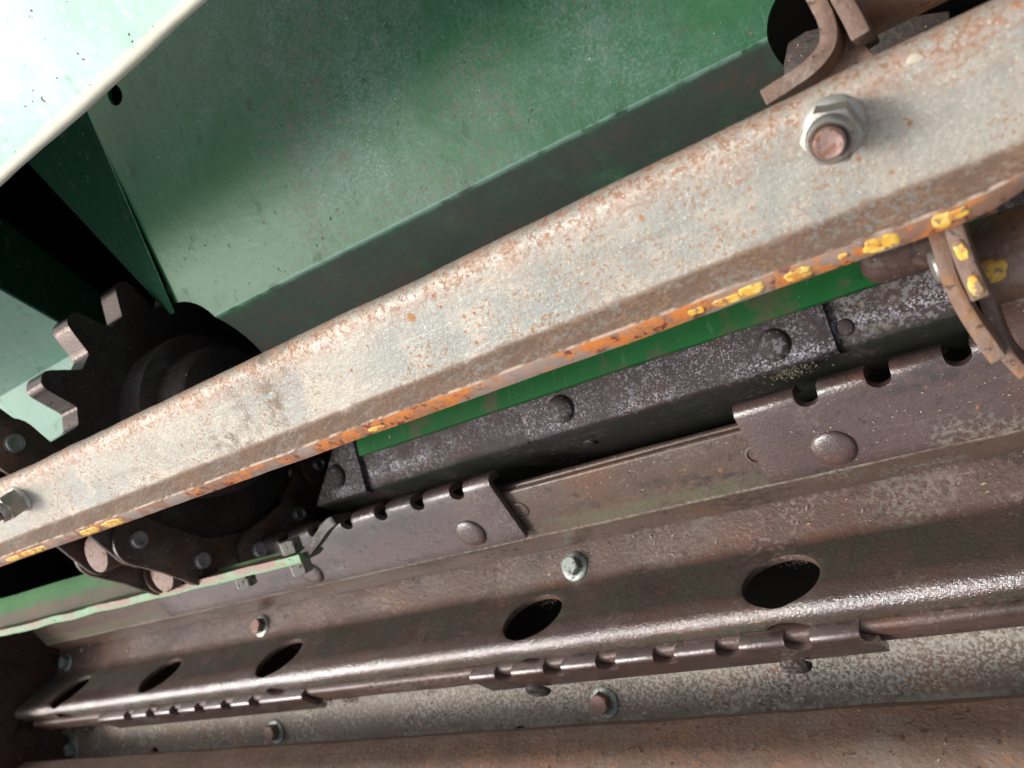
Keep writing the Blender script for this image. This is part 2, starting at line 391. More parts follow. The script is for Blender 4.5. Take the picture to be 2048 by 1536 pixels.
def mat_rust(name, a=(0.15, 0.075, 0.05), b=(0.30, 0.12, 0.05), c=(0.22, 0.17, 0.14), rough=.7, k=1.0):
    m = Mat(name, a, rough)
    m.mottle(60, .3).mottle(400, .3)
    m.layer(c, m.spots(45, .50, .66)); m.layer(b, m.math('MULTIPLY', m.spots(26, .48, .66), m.spots(300, .35, .6)), .85)
    m.layer((a[0] * .4, a[1] * .4, a[2] * .4), m.spots(260, .61, .67), .7)
    m.layer((0.42, 0.36, 0.30), m.spots(520, .70, .74, detail=2), .6)
    m.addh(m.noise(420, 5), .0006 * k).addh(m.noise(130, 3), .0008 * k)
    return m.done(.9)

CRV = .26290                                 # metres from the green sheet's top to its crease
M_BAR = mat_bar()
MOSS = (0.055, 0.075, 0.035)
M_RAIL = mat_brown('dark_oily_brown_steel', (0.038, 0.028, 0.028), .65, coat=.0, spec=.25, painted_sparkle=(.0485, .0545), bumpk=.6, stain_shade_bands=[(.0605, .2, (0.022, 0.025, 0.018), .1)], pale=(0.15, 0.135, 0.15))  # side wall darkened for grime and shade together; sparkle specks are painted glints
M_TOOTH = mat_brown('brown_lacquered_steel', (0.080, 0.048, 0.043), .30, bumpk=.5, coat=1.0, cior=1.65, crough=.13, glint=.5)
M_BASE = mat_brown('brown_dusty_steel', (0.100, 0.064, 0.047), .42, stain_shade_bands=[(.033, .0415, (0.10, 0.095, 0.055), .30)], coat=.3, worn=(.0418, .0430))  # the worn band is a ridge highlight put into the colour
M_SLOT = mat_brown('brown_pressed_steel', (0.102, 0.065, 0.055), .34, bumpk=1.0, coat=1.0, cior=3.0, crough=.10, glint=1.2, cband=(.070, .2),
                   stain_shade_bands=[(.032, .068, (0.060, 0.052, 0.036), .25), (.0885, .2, (0.05, 0.065, 0.03), .40)], pale=(0.185, 0.130, 0.115))
M_LOW = mat_brown('speckled_corroded_steel', (0.17, 0.125, 0.093), .6, low=True, pale=(0.36, 0.33, 0.28),
                  stain_shade_bands=[(-.01, .010, (0.34, 0.32, 0.27), .42), (.031, .2, (0.30, 0.29, 0.24), .34)])
M_RUST = mat_rust('rusty_plate_paint', (0.155, 0.098, 0.072), (0.22, 0.115, 0.07), (0.17, 0.125, 0.10), .62, .8)
M_TUBE = mat_rust('rusty_tube_steel', (0.26, 0.165, 0.125), (0.34, 0.16, 0.07), (0.34, 0.25, 0.21), .30)
M_STRAP = mat_rust('rusty_strap_steel', (0.155, 0.095, 0.068), (0.26, 0.125, 0.05), (0.24, 0.18, 0.145), .6)
M_GREEN = mat_green('worn_green_paint', (0.007, 0.088, 0.026), .62, (0.09, 0.09, 0.075), .48, (CRV + .001, .6, (0.028, 0.040, 0.032)), dust_sheen=(0.058, 0.128, 0.090), spec=.32, worn=((CRV - .0015, CRV + .0015, (0.11, 0.20, 0.155), .36),), folded_u=True)
M_PALE = mat_green('faded_pale_green_paint', (0.135, 0.29, 0.205), .66, (0.22, 0.22, 0.18), .5, dust_sheen=(0.21, 0.30, 0.25))
M_HOOD = mat_green('overexposed_green_paint', (0.48, 0.74, 0.60), .69, (0.66, 0.66, 0.56), .35, dust_sheen=(0.76, 0.83, 0.78), worn=((.2435, .4, (0.80, 0.76, 0.62), .15),))  # paint and cream lip lightened to stand for strong light on the hood
M_BRIGHT = mat_green('bright_green_paint', (0.008, 0.080, 0.018), .64, (0.075, 0.05, 0.03), .6, spec=.1, worn=((.0625, .2, (0.13, 0.14, 0.10), .42), (.03, .06, (0.05, 0.065, 0.03), .52)))
M_LIME = mat_green('light_green_paint', (0.095, 0.235, 0.095), .60, (0.17, 0.15, 0.09), .5, (.020, .036, (0.17, 0.15, 0.11)), worn=((.0365, .055, (0.27, 0.155, 0.12), .42), (.012, .03, (0.16, 0.14, 0.10), .55)))
M_SHADEGREEN = mat_green('shaded_green_paint', (0.005, 0.028, 0.015), .64, (0.02, 0.025, 0.018), .9, spec=.03, worn=((-.01, .0011, (0.10, 0.20, 0.14), .25), (.0995, .2, (0.16, 0.17, 0.12), .2)))  # green darkened to stand for flanges turned away from the light
mm = Mat('shade_black_casing', (0.006, 0.0055, 0.005), .95); mm.mottle(30, .4); M_VOID = mm.done(spec=.1)  # near-black colour stands for the deep shade inside the casing
M_MAROON = mat_brown('maroon_casing_paint', (0.056, 0.031, 0.026), .6, spec=.2)
M_IRON = mat_rust('oily_black_iron', (0.034, 0.026, 0.022), (0.05, 0.03, 0.02), (0.045, 0.042, 0.034), .5, .8)
M_HUB = mat_rust('dusty_hub_iron', (0.050, 0.041, 0.035), (0.10, 0.055, 0.035), (0.09, 0.085, 0.075), .55, .8)
M_LINK = mat_rust('oily_chain_steel', (0.070, 0.044, 0.035), (0.14, 0.065, 0.03), (0.11, 0.088, 0.072), .38, .7)
def mat_metal(name, c, rough, rust=.62, rc=(0.28, 0.15, 0.10), metal=.75):
    m = Mat(name, c, rough, metal); m.mottle(300, .25); m.layer(rc, m.spots(330, rust, rust + .07), .8, .00006)
    m.addh(m.noise(700, 3), .00025); return m.done(.8)
M_NUT = mat_metal('dull_zinc_nut', (0.42, 0.40, 0.36), .42)
M_STUD = mat_metal('rusty_stud', (0.27, 0.18, 0.15), .5, .50, (0.22, 0.10, 0.07), .2)
M_PIN = mat_metal('worn_steel_pin', (0.42, 0.41, 0.40), .35, .64, (0.10, 0.06, 0.04))
M_FLANK = mat_metal('polished_tooth_flank', (0.10, 0.078, 0.07), .20, .62, (0.09, 0.045, 0.03), .9)
M_ROLL = mat_metal('copper_brown_roller', (0.075, 0.045, 0.036), .45, .58, (0.2, 0.08, 0.04), .5)
M_BOLT2 = mat_metal('grimy_angle_bolt', (0.26, 0.25, 0.22), .5, .54, (0.10, 0.07, 0.05), .4)
M_BOLT = mat_metal('grey_green_zinc_bolt', (0.30, 0.34, 0.31), .45, .56, (0.15, 0.085, 0.065), .45)
M_BOLTRED = mat_metal('red_brown_bolt', (0.22, 0.13, 0.105), .5, .60, (0.26, 0.28, 0.25), .3)
mm = Mat('yellow_crayon_paint', (0.68, 0.40, 0.055), .55); mm.mottle(200, .15); mm.layer((0.74, 0.54, 0.15), mm.spots(220, .48, .6)); mm.layer((0.52, 0.22, 0.045), mm.spots(210, .52, .62)); mm.layer((0.24, 0.15, 0.10), mm.spots(420, .56, .63)); mm.layer((0.20, 0.11, 0.07), mm.spots(120, .62, .68))
mm.addh(mm.noise(300, 3), .0003); M_YELLOW = mm.done(.7)
mm = Mat('cream_paint_dot', (0.46, 0.40, 0.31), .6); mm.mottle(300, .15); M_CREAM = mm.done()
mm = Mat('straw_chaff', (0.50, 0.42, 0.28), .8); mm.mottle(200, .4); M_CHAFF = mm.done()
mm = Mat('grey_lint', (0.16, 0.135, 0.095), .95); mm.mottle(150, .4); M_LINT = mm.done()

# ------------------------------------------------------------------ casing (setting)
def sheet(name, quad, thick, mat, parent=None, n=(1, 1), bevel=0, cutter=None, jit=0.0, sub=None):
    """four corners (picture order: left top, right top, right bottom, left bottom) -> plate with thickness and UV v = metres from the first edge"""
    a, b, c, d = [Vector(p) for p in quad]; nu, nv = n
    nrm = (b - a).cross(d - a).normalized()
    if nrm.dot(a) > 0: nrm = -nrm
    vs = []; L = (d - a).length
    for k in (0, 1):
        for j in range(nv + 1):
            for i in range(nu + 1):
                p = a.lerp(b, i / nu).lerp(d.lerp(c, i / nu), j / nv)
                q = nrm * (noise.noise(p * 9) * jit)
                vs.append(p + q - nrm * thick * k)
    W = nu + 1; S = W * (nv + 1); fs = []; uv = []
    for j in range(nv):
        for i in range(nu):
            f = (j * W + i, j * W + i + 1, (j + 1) * W + i + 1, (j + 1) * W + i)
            u = [(i / nu, L * j / nv), ((i + 1) / nu, L * j / nv), ((i + 1) / nu, L * (j + 1) / nv), (i / nu, L * (j + 1) / nv)]
            fs.append(f); uv += u; fs.append(tuple(S + q for q in f[::-1])); uv += u[::-1]
    ring = [i for i in range(nu)] + [j * W + nu for j in range(nv)] + [nv * W + i for i in range(nu, 0, -1)] + [j * W for j in range(nv, 0, -1)]
    for p, q in zip(ring, ring[1:] + ring[:1]): fs.append((p, q, q + S, p + S)); uv += [(0, L)] * 4
    me = bpy.data.meshes.new(name); me.from_pydata(vs, [], fs); ul = me.uv_layers.new(name='UVMap')
    for k, c2 in enumerate(uv): ul.data[k].uv = c2
    bm = bmesh.new(); bm.from_mesh(me); bmesh.ops.recalc_face_normals(bm, faces=bm.faces); bm.to_mesh(me); bm.free()
    if cutter or bevel: me = modify(me, cutter, bevel)
    smooth(me, 40)
    return link_mesh(name, me, mat, parent)

XE = -0.955                                  # the far end wall of the casing
def wall(name, quad, mat=None, t=.004): return tag(sheet(name, quad, t, mat or M_VOID), kind='structure')
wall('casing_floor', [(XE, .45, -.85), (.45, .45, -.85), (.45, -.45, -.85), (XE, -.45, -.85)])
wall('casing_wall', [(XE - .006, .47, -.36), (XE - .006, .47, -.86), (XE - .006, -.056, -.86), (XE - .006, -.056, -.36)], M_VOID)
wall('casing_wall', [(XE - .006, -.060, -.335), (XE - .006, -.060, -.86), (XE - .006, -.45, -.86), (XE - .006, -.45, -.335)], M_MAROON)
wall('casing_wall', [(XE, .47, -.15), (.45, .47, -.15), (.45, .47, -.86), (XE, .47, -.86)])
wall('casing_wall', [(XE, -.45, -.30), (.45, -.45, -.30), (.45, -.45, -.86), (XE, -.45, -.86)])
wall('casing_wall', [(.45, .47, -.2), (.45, .47, -.86), (.45, -.45, -.86), (.45, -.45, -.2)])  # unseen wall added to cut sky light from the right

# ------------------------------------------------------------------ main bar
bx0, bx1 = -.93, .07
lx = X(1935, .0, .245)
def bar_warp(w):
    x, y, z = w
    y += .0010 * max(-1, min(1.4, (x + .22) / .2))
    if x > lx and y < .0135:                 # the lip dies out at the near end
        f = min(1, (x - lx) / .030) ** 1.7; y = y + (.0135 - y) * f * .75; z = z + (-.2515 - z) * f * .75
    return x, y, z
bar_pts = [(.0470, .268), (.0490, .2385), (.01318, .2515), (.0040, .2424)]
me, bP, bN, bV = profile_mesh('bar', bar_pts, {1: .006, 2: .003}, bx0, bx1, .0064, step=.005, warp=bar_warp, jit=.00022)
me = modify(me, None, .0008, 2, 50); smooth(me, 40)
bar = link_mesh('steel_slat', me, M_BAR)
tag(bar, 'long speckled grey steel slat with rusty orange lower edge, crossing in front of everything', 'metal bar')
def bar_at(px, py, lift=0.0):
    """the point of the bar's broad face seen at a pixel"""
    p = Vector((0, .0475, -.2395)); t = (Vector((0, .01318, -.2515)) - p).normalized(); nn = Vector((0, t.z, -t.y))
    d = ray(px, py); k = p.dot(nn) / d.dot(nn); return d * k + nn * lift, nn
NUT = hex_mesh('nut', .0134, .0105, .0018)
def nut_flange(): return lathe_mesh('flange', [(.0, .0), (.0084, .0), (.0086, .0010), (.0074, .0026), (.0062, .0030)], 32)
FL = nut_flange()
TOPC = lathe_mesh('collar', [(.0062, .0115), (.0064, .0125), (.0061, .0150), (.0052, .0160), (.0043, .0152), (.0043, .0125)], 32, .01)
STUD = lathe_mesh('stud', [(.0036, .0), (.0040, .0012), (.0040, .0180), (.0034, .0187), (.0018, .0183), (.0, .0181)], 28, .01)
for px, py, rz in ((1668, 254, .25), (42, 996, .55)):
    p, nn = bar_at(px, py)
    Mx = frame(p, nn) @ Matrix.Rotation(rz, 4, 'Z')
    nut = place('nut', NUT, Mx, M_NUT, bar)
    place_on('flange', FL, Matrix.Translation((0, 0, -.0002)), M_NUT, nut)
    place_on('locking_collar', TOPC, Matrix.Identity(4), M_NUT, nut)
    place_on('stud', STUD, Matrix.Identity(4), M_STUD, nut)
p, nn = bar_at(1830, 124)
place('paint_dot', lathe_mesh('dot', [(.0, .00005), (.0019, .00005), (.0021, .0000), (.0018, .00010), (.0, .00012)], 24, .06), frame(p, nn), M_CREAM, bar)
# yellow paint marks on the cut edge of the lip
e0 = Vector((0, .0040, -.2424)); et = Vector((0, -.707, -.707)); en = Vector((0, -.707, .707))
def blob(name, outline, o, ax, ay, az, hgt, mat, parent, n=26):
    vs = [o + az * (hgt * 1.1)]; 
    for k, s in ((1, 1.0), (2, .85), (3, .6)):
        for x, y in outline: vs.append(o + ax * (x * s) + ay * (y * s) + az * ([0, -.0002, hgt, hgt * .9][k]))
    m = len(outline); fs = []
    for k in range(2):
        for i in range(m):
            j = (i + 1) % m; fs.append((1 + k * m + i, 1 + k * m + j, 1 + (k + 1) * m + j, 1 + (k + 1) * m + i))
    for i in range(m): fs.append((1 + 2 * m + i, 1 + 2 * m + (i + 1) % m, 0))
    me = bpy.data.meshes.new(name); me.from_pydata(vs, [], fs)
    bm = bmesh.new(); bm.from_mesh(me); bmesh.ops.recalc_face_normals(bm, faces=bm.faces); bm.to_mesh(me); bm.free()
    for q in me.polygons: q.use_smooth = True
    return link_mesh(name, me, mat, parent)
def oval(a, b, seed, n=26, w=.22):
    out = []
    for i in range(n):
        t = 2 * math.pi * i / n; k = 1 + w * noise.noise(Vector((math.cos(t) * 1.7, math.sin(t) * 1.7, seed)))
        c, s = math.cos(t), math.sin(t); out.append((a * k * math.copysign(abs(c) ** .6, c), b * k * math.copysign(abs(s) ** .7, s)))
    return out
def edge_mark(px0, px1, w=.0018, off=.5, seed=1.0):
    """a paint mark on the lip's end face between two picture columns"""
    yy, hh = .0017, .2446
    xa, xb = X(px0, yy, hh), X(px1, yy, hh); xc = (xa + xb) / 2
    q = bar_warp((xc, e0.y + (-.00455) * off, e0.z - .00455 * off)); q = Vector(q)
    ax = (Vector(bar_warp((xb, e0.y, e0.z))) - Vector(bar_warp((xa, e0.y, e0.z)))).normalized()
    ay = et; az = ax.cross(ay); az = az if az.dot(en) > 0 else -az
    n = 44
    blob('paint_mark', oval((xb - xa) / 2, w * 1.3, seed, n), q + az * .0001, ax, ay, az, .00035, M_YELLOW, bar)
for i, (a, b, w, o) in enumerate([(1868, 1912, .0019, .45), (1895, 1945, .0012, .38), (1728, 1805, .0020, .5), (1680, 1700, .0007, .4), (1573, 1627, .0017, .5), (1425, 1495, .0013, .55), (1478, 1533, .0015, .42),
                                   (1378, 1395, .0008, .5), (1392, 1410, .0010, .5), (735, 768, .0009, .6), (205, 243, .0021, .5), (160, 196, .0018, .5), (40, 92, .0016, .5), (10, 40, .0014, .55)]):
    edge_mark(a, b, w, o, i * 3.1)

# ------------------------------------------------------------------ lower group: rails, toothed channel, slotted channel, lower plate
S = 1.25
def sc(pts): return [(y * S, h * S) for y, h in pts]
def xs(px, Y, h): return X(px, Y * S, h * S)
def rivet_mesh(r, hh): return lathe_mesh('rivet', [(0, -.0005), (r, -.0005), (r * 1.0, hh * .12), (r * .93, hh * .45), (r * .78, hh * .75), (r * .5, hh * .94), (0, hh)], 28, .015)
def on_plane(px, py, A, B):
    """point at a pixel on the plane through the profile segment A-B (both already scaled)"""
    p = Vector((0, A[0], -A[1])); t = (Vector((0, B[0], -B[1])) - p).normalized(); nn = Vector((0, t.z, -t.y)); d = ray(px, py)
    return d * (p.dot(nn) / d.dot(nn)), nn

# --- dark upper rail
r_pts = sc([(.020, .337), (-.0293, .335), (-.050, .372)])
rx0 = xs(632, -.0293, .335)
def slant(w):
    x, y, z = w
    if x < rx0 + .06:
        k = max(0, (rx0 + .06 - x) / .06); x += k * (y + .0366) * 1.0 if y > -.0366 else 0
    return x, y, z
me, *_ = profile_mesh('rail', r_pts, {1: .0025}, rx0, .12, .004, warp=slant, seed=3)
me = modify(me, None, .0007, 2, 50); smooth(me, 40)
rail = link_mesh('dark_rail', me, M_RAIL)
tag(rail, 'dark oily brown rail under the bright green strip, with two riveted cover plates', 'metal rail')
RV_S, RV_L = rivet_mesh(.0083, .0036), rivet_mesh(.0108, .0030)
def cover(pa, pb, slanted=False):
    xa, xb = xs(pa, -.02, .335), xs(pb, -.0295, .332)
    prof = [(y, h) for y, h in sc([(.015, .3337), (-.0290, .3317), (-.0315, .336)])]
    me, *_ = profile_mesh('plate', prof, {1: .0018}, xa, xb, .0035, warp=slant if slanted else None, seed=xa * 9)
    me = modify(me, None, .0009, 2, 50); smooth(me, 40)
    return link_mesh('cover_plate', me, M_RAIL, rail)
rc1 = cover(632, 733, True); rc2 = cover(1052, 1676)
rA, rB = sc([(.015, .3337), (-.0290, .3317)])
for px, py, par in ((673, 952, rc1), (1122, 818, rc2), (1548, 690, rc2)):
    p, nn = on_plane(px, py, rA, rB); o = place('rivet', RV_S, frame(p, nn), M_RAIL, par)
rA2, rB2 = r_pts[0], r_pts[1]
SM = rivet_mesh(.0042, .0012)
for px, py in ((1047, 846), (1690, 655)):
    p, nn = on_plane(px, py, rA2, rB2); place('rivet', SM, frame(p, nn), M_RAIL, rail)
p, nn = on_plane(1180, 885, r_pts[1], r_pts[2]); place('rivet', SM, frame(p, nn), M_RAIL, rail)

# --- toothed channel
t_pts = sc([(-.0480, .3345), (-.0487, .3296), (-.0771, .3420), (-.0870, .3545)])
tx0, tx1 = XE + .03, .12
me, *_ = profile_mesh('tooth_base', t_pts, {1: .0018, 2: .0028}, tx0, tx1, .004, seed=5)
me = modify(me, None, .0006, 2, 50); smooth(me, 40)
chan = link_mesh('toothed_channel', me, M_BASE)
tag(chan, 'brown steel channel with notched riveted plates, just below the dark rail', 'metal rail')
# the inner sheet whose edge shows above the channel's own edge
me, *_ = profile_mesh('inner', sc([(-.0462, .3350), (-.0470, .3325), (-.0600, .3385)]), {1: .002}, tx0, tx1, .003, seed=8); smooth(me, 40)
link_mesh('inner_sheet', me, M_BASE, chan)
o_pts = sc([(-.0372, .3315), (-.0382, .3196), (-.0748, .3360)])
oA, oB = o_pts[1], o_pts[2]
def notch_set(pxs, Y, h, r, deep, yd, zd):
    """U-shaped cutters: round bottom, straight sides, pushed through the rolled edge"""
    parts = []
    for px in pxs:
        x = xs(px, Y, h) if px < 5000 else px - 10000
        c = Vector((x, Y * S, -h * S)); axis = Vector((0, zd[0], zd[1])).normalized(); down = Vector((0, yd[0], yd[1])).normalized()
        cy = cylinder_mesh('c', r, -.03, .03, 20); parts.append((cy, frame(c + down * deep, axis)))
        bm = bmesh.new(); bmesh.ops.create_cube(bm, size=1); bx = bpy.data.meshes.new('b'); bm.to_mesh(bx); bm.free()
        Mb = frame(c + down * (deep - .02), axis) @ Matrix.Diagonal((r * 2, .04, .06, 1)); parts.append((bx, Mb))
    # each notch is one union: boolean self-overlap is avoided by merging as a hull
    out = []
    for k in range(0, len(parts), 2):
        me = join_meshes(parts[k:k + 2]); bm = bmesh.new(); bm.from_mesh(me)
        r_ = bmesh.ops.convex_hull(bm, input=bm.verts); 
        dead = [g for g in r_['geom_interior'] + r_['geom_unused'] + r_['geom_holes'] if isinstance(g, bmesh.types.BMVert)]
        bmesh.ops.delete(bm, geom=list(set(dead)), context='VERTS')
        keep = set(f for f in r_['geom'] if isinstance(f, bmesh.types.BMFace) and f.is_valid)
        bmesh.ops.delete(bm, geom=[f for f in bm.faces if f not in keep], context='FACES_ONLY')
        bmesh.ops.recalc_face_normals(bm, faces=bm.faces)
        m2 = bpy.data.meshes.new('n'); bm.to_mesh(m2); bm.free(); out.append((m2, Matrix.Identity(4)))
    return join_meshes(out)
face_t = Vector((oB[0] - oA[0], -(oB[1] - oA[1]))).normalized(); face_n = (face_t.y, -face_t.x)
def tooth_plate(pa, pb, notches, name='serrated_plate'):
    xa = xs(pa, -.055, .327); xb = xs(pb, -.055, .327)
    me, *_ = profile_mesh('tp', o_pts, {1: .0055}, xa, xb, .0042, step=.02, jit=.0, seed=xa * 7)
    cut = notch_set(notches, -.0382, .3196, .0056, .0050, (face_t.x, face_t.y), face_n)
    me = modify(me, cut, .0011, 3, 38)
    for q in me.polygons: q.use_smooth = True
    me.set_sharp_from_angle(angle=R(50))
    return link_mesh(name, me, M_TOOTH, chan)
x1603, x1748 = xs(1603, -.0382, .3196), xs(1748, -.0382, .3196); pitch = x1748 - x1603
TP_B = tooth_plate(1497, 2400, [x1603 + 10000 + pitch * k for k in range(0, 5)])
xq = xs(903, -.0382, .3196)
TP_A = tooth_plate(300, 1008, [xq + 10000 - pitch * k for k in range(0, 9)])
for px, py, par in ((1668, 897, TP_B), (942, 1066, TP_A), (622, 1145, TP_A)):
    p, nn = on_plane(px, py, oA, oB); place('rivet', RV_L, frame(p, nn), M_TOOTH, par)
for px, py in ((1512, 908), (1040, 1020)):
    p, nn = on_plane(px, py, t_pts[1], t_pts[2])
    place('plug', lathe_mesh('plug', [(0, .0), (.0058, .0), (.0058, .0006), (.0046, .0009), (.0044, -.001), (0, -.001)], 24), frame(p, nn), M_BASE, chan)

# --- slotted channel
s_pts = sc([(-.0850, .3640), (-.1060, .3533), (-.1192, .3085), (-.1300, .3200)])
me, sP, sN, sV = profile_mesh('slot', s_pts, {1: .010, 2: .0085}, xs(112, -.106, .353), .12, .0036, step=.006, jit=.0003, seed=11)
wA, wB = s_pts[1], s_pts[2]
holes = []
for px, py in ((1560, 1160), (1064, 1233), (558, 1315), (320, 1350), (141, 1382), (92, 1388), (2260, 1060)):
    p, nn = on_plane(px, py, wA, wB); holes.append((px, p, nn))
HR = .0208
cut = join_meshes([(cylinder_mesh('c', HR if px > 150 else HR * 1.0, -.02, .012, 40), frame(p, nn)) for px, p, nn in holes if px != 92])
me = modify(me, cut, .0006, 2, 60)
for q in me.polygons: q.use_smooth = True
me.set_sharp_from_angle(angle=R(45))
slot = link_mesh('slotted_channel', me, M_SLOT)
tag(slot, 'wide brown pressed channel with a row of round holes and a shiny rounded ridge', 'metal rail')
HEX_M = hex_mesh('hex', .0115, .0065, .0016)
WSH = lathe_mesh('washer', [(0, 0), (.0098, 0), (.0100, .0008), (.0092, .0016), (.0070, .0019), (0, .0019)], 28, .01)
PIT = None
def bolt(px, py, A, B, parent, mat, k=1.0, rz=.3, matw=None):
    p, nn = on_plane(px, py, A, B); Mx = frame(p, nn) @ Matrix.Rotation(rz, 4, 'Z') @ Matrix.Scale(k, 4)
    o = place('bolt_head', HEX_M, frame(p, nn) @ Matrix.Rotation(rz, 4, 'Z'), None, parent); o.scale = (k, k, k)
    if not HEX_M.materials: HEX_M.materials.append(M_BOLT)
    o.material_slots[0].link = 'OBJECT'; o.material_slots[0].material = mat
    w = place_on('washer', WSH, Matrix.Identity(4), M_BOLT, o); return o
fA, fB = s_pts[0], s_pts[1]
for px, py, m_, rz in ((1150, 1133, M_BOLT, .2), (524, 1252, M_BOLTRED, .6), (136, 1325, M_BOLT, .9)):
    bolt(px, py, fA, fB, slot, m_, .95, rz)
# --- lower toothed rail
l_pts = sc([(-.1290, .3240), (-.1312, .3150), (-.1425, .3275)])
me, *_ = profile_mesh('low', l_pts, {1: .0035}, xs(60, -.131, .315), .12, .0036, seed=13); me = modify(me, None, .0006, 2, 50); smooth(me, 40)
low = link_mesh('lower_toothed_rail', me, M_SLOT)
tag(low, 'narrow brown rail with a row of short rounded teeth, directly below the ridge', 'metal rail')
p_pts = sc([(-.1298, .3205), (-.1322, .3112), (-.1470, .3276)])
pt = Vector((p_pts[2][0] - p_pts[1][0], -(p_pts[2][1] - p_pts[1][1]))).normalized(); pn = (pt.y, -pt.x)
def low_plate(pa, pb, first, n, pit, NR=(.0066, .0052)):
    xa, xb = xs(pa, -.133, .312), xs(pb, -.133, .312)
    me, *_ = profile_mesh('lp', p_pts, {1: .0050}, xa, xb, .0038, step=.02, jit=0)
    x0 = xs(first, -.1322, .3112)
    cut = notch_set([x0 + 10000 + pit * k for k in range(n)], -.1322, .3112, NR[0], NR[1], (pt.x, pt.y), (pn[0] + .0, pn[1] + .55))
    me = modify(me, cut, .0010, 3, 38)
    for q in me.polygons: q.use_smooth = True
    me.set_sharp_from_angle(angle=R(50))
    return link_mesh('serrated_plate', me, M_TOOTH, low)
pl = xs(1100, -.1322, .3112) - xs(1001, -.1322, .3112)
LP1 = low_plate(935, 1745, 998, 8, pl); LP2 = low_plate(190, 598, 247, 6, pl * .98)
for px, py, par in ((1592, 1330, LP1), (1076, 1379, LP1)):
    p, nn = on_plane(px, py, p_pts[1], p_pts[2]); place('rivet', RV_S, frame(p, nn), M_TOOTH, par)
# --- lower corroded plate
j_pts = sc([(-.1505, .3500), (-.1760, .3445), (-.1790, .3420), (-.1815, .3460)])
me, *_ = profile_mesh('lowp', j_pts, {1: .004, 2: .003}, xs(118, -.16, .347), .12, .003, seed=17, jit=.0004)
holesJ = []
for px, py in ((1045, 1478), (310, 1512)):
    p, nn = on_plane(px, py, j_pts[0], j_pts[1]); holesJ.append((cylinder_mesh('c', .0085, -.02, .02, 24), frame(p, nn)))
me = modify(me, join_meshes(holesJ), .0005, 2, 55); smooth(me, 40)
lowp = link_mesh('corroded_plate', me, M_LOW)
tag(lowp, 'pale speckled corroded plate with hex bolts, between the toothed rail and the rusty front plate', 'metal plate')
for px, py, m_, rz in ((1208, 1403, M_BOLTRED, .1), (552, 1462, M_BOLTRED, .4), (148, 1496, M_BOLT, .7)):
    bolt(px, py, j_pts[0], j_pts[1], lowp, m_, 1.0, rz)
# --- rusty front plate
k_pts = [TH(-33.5, .30), TH(-33.0, .298)]
me, *_ = profile_mesh('front', [(-.205, .400), TH(-27.25, .385), TH(-30, .350), (-.300, .315)], {1: .006, 2: .02}, XE + .002, .20, .005, seed=21, jit=.0003)
smooth(me, 40)
front = link_mesh('rusty_front_plate', me, M_RUST)
tag(front, 'rough rusty red-brown plate along the bottom, in front of the corroded plate', 'metal plate')

# ------------------------------------------------------------------ bright green strip under the slat
g0, g1 = X(700, -.005, .33), X(1905, -.005, .33)
me, *_ = profile_mesh('strip', [(.045, .345), TH(-1.72, .335), (-.0112, .352)], {1: .0015}, g0, g1 + .01, .003, seed=31); me = modify(me, None, .0005, 2, 50); smooth(me, 40)
strip = link_mesh('green_strip', me, M_BRIGHT)
tag(strip, 'deep bright green painted strip showing between the grey slat and the dark rail', 'painted strip')

# ------------------------------------------------------------------ light green angle at the left
SM_ = 1.12
m_pts = [(-.0290 * SM_, .345 * SM_), (-.0500 * SM_, .322 * SM_), (-.0496 * SM_, .3075 * SM_)]
XL0, XL1 = X(345, m_pts[1][0], m_pts[1][1]), X(400, m_pts[1][0], m_pts[1][1])
def angle_warp(w):
    x, y, z = w                              # the upper leg is cut back where the chain passes
    f = min(1, max(0, (x - XL0) / (XL1 - XL0))); yb, zb = m_pts[1][0], -m_pts[1][1]
    if y > yb + .001: y = yb + (y - yb) * (1 - .93 * f); z = zb + (z - zb) * (1 - .93 * f)
    return x, y, z
me, *_ = profile_mesh('angle', m_pts, {1: .003}, XE, X(597, m_pts[2][0], m_pts[2][1]), .0055, seed=41, jit=.0004, warp=angle_warp); me = modify(me, None, .0012, 3, 50); smooth(me, 40)
ang = link_mesh('light_green_angle', me, M_LIME)
tag(ang, 'light green painted angle strip with worn red-brown lip, below the chain', 'angle bar')
BH = hex_mesh('hex', .0125, .0085, 0)
for px, py, up in ((492, 1158, 0), (603, 1126, 0), (583, 1090, 1)):
    h_ = .3150 * SM_; Y_ = (-.0538 if not up else -.0494) * SM_ + (0 if up else -.0002); x_ = X(px, Y_ + (.004 if up else -.005), h_)
    o = place('bolt_head', BH, frame(Vector((x_, Y_ + (.0005 if up else -.0005), -h_)), Vector((0, 1 if up else -1, 0))), M_BOLT2, ang)

tab = ribbon('tab', [at(*q) for q in ((560, 1125, .352), (598, 1118, .350), (628, 1085, .348), (652, 1052, .346), (668, 1040, .350))], .006, (0, 0, -.006))
link_mesh('bent_tab', tab, M_IRON, ang)
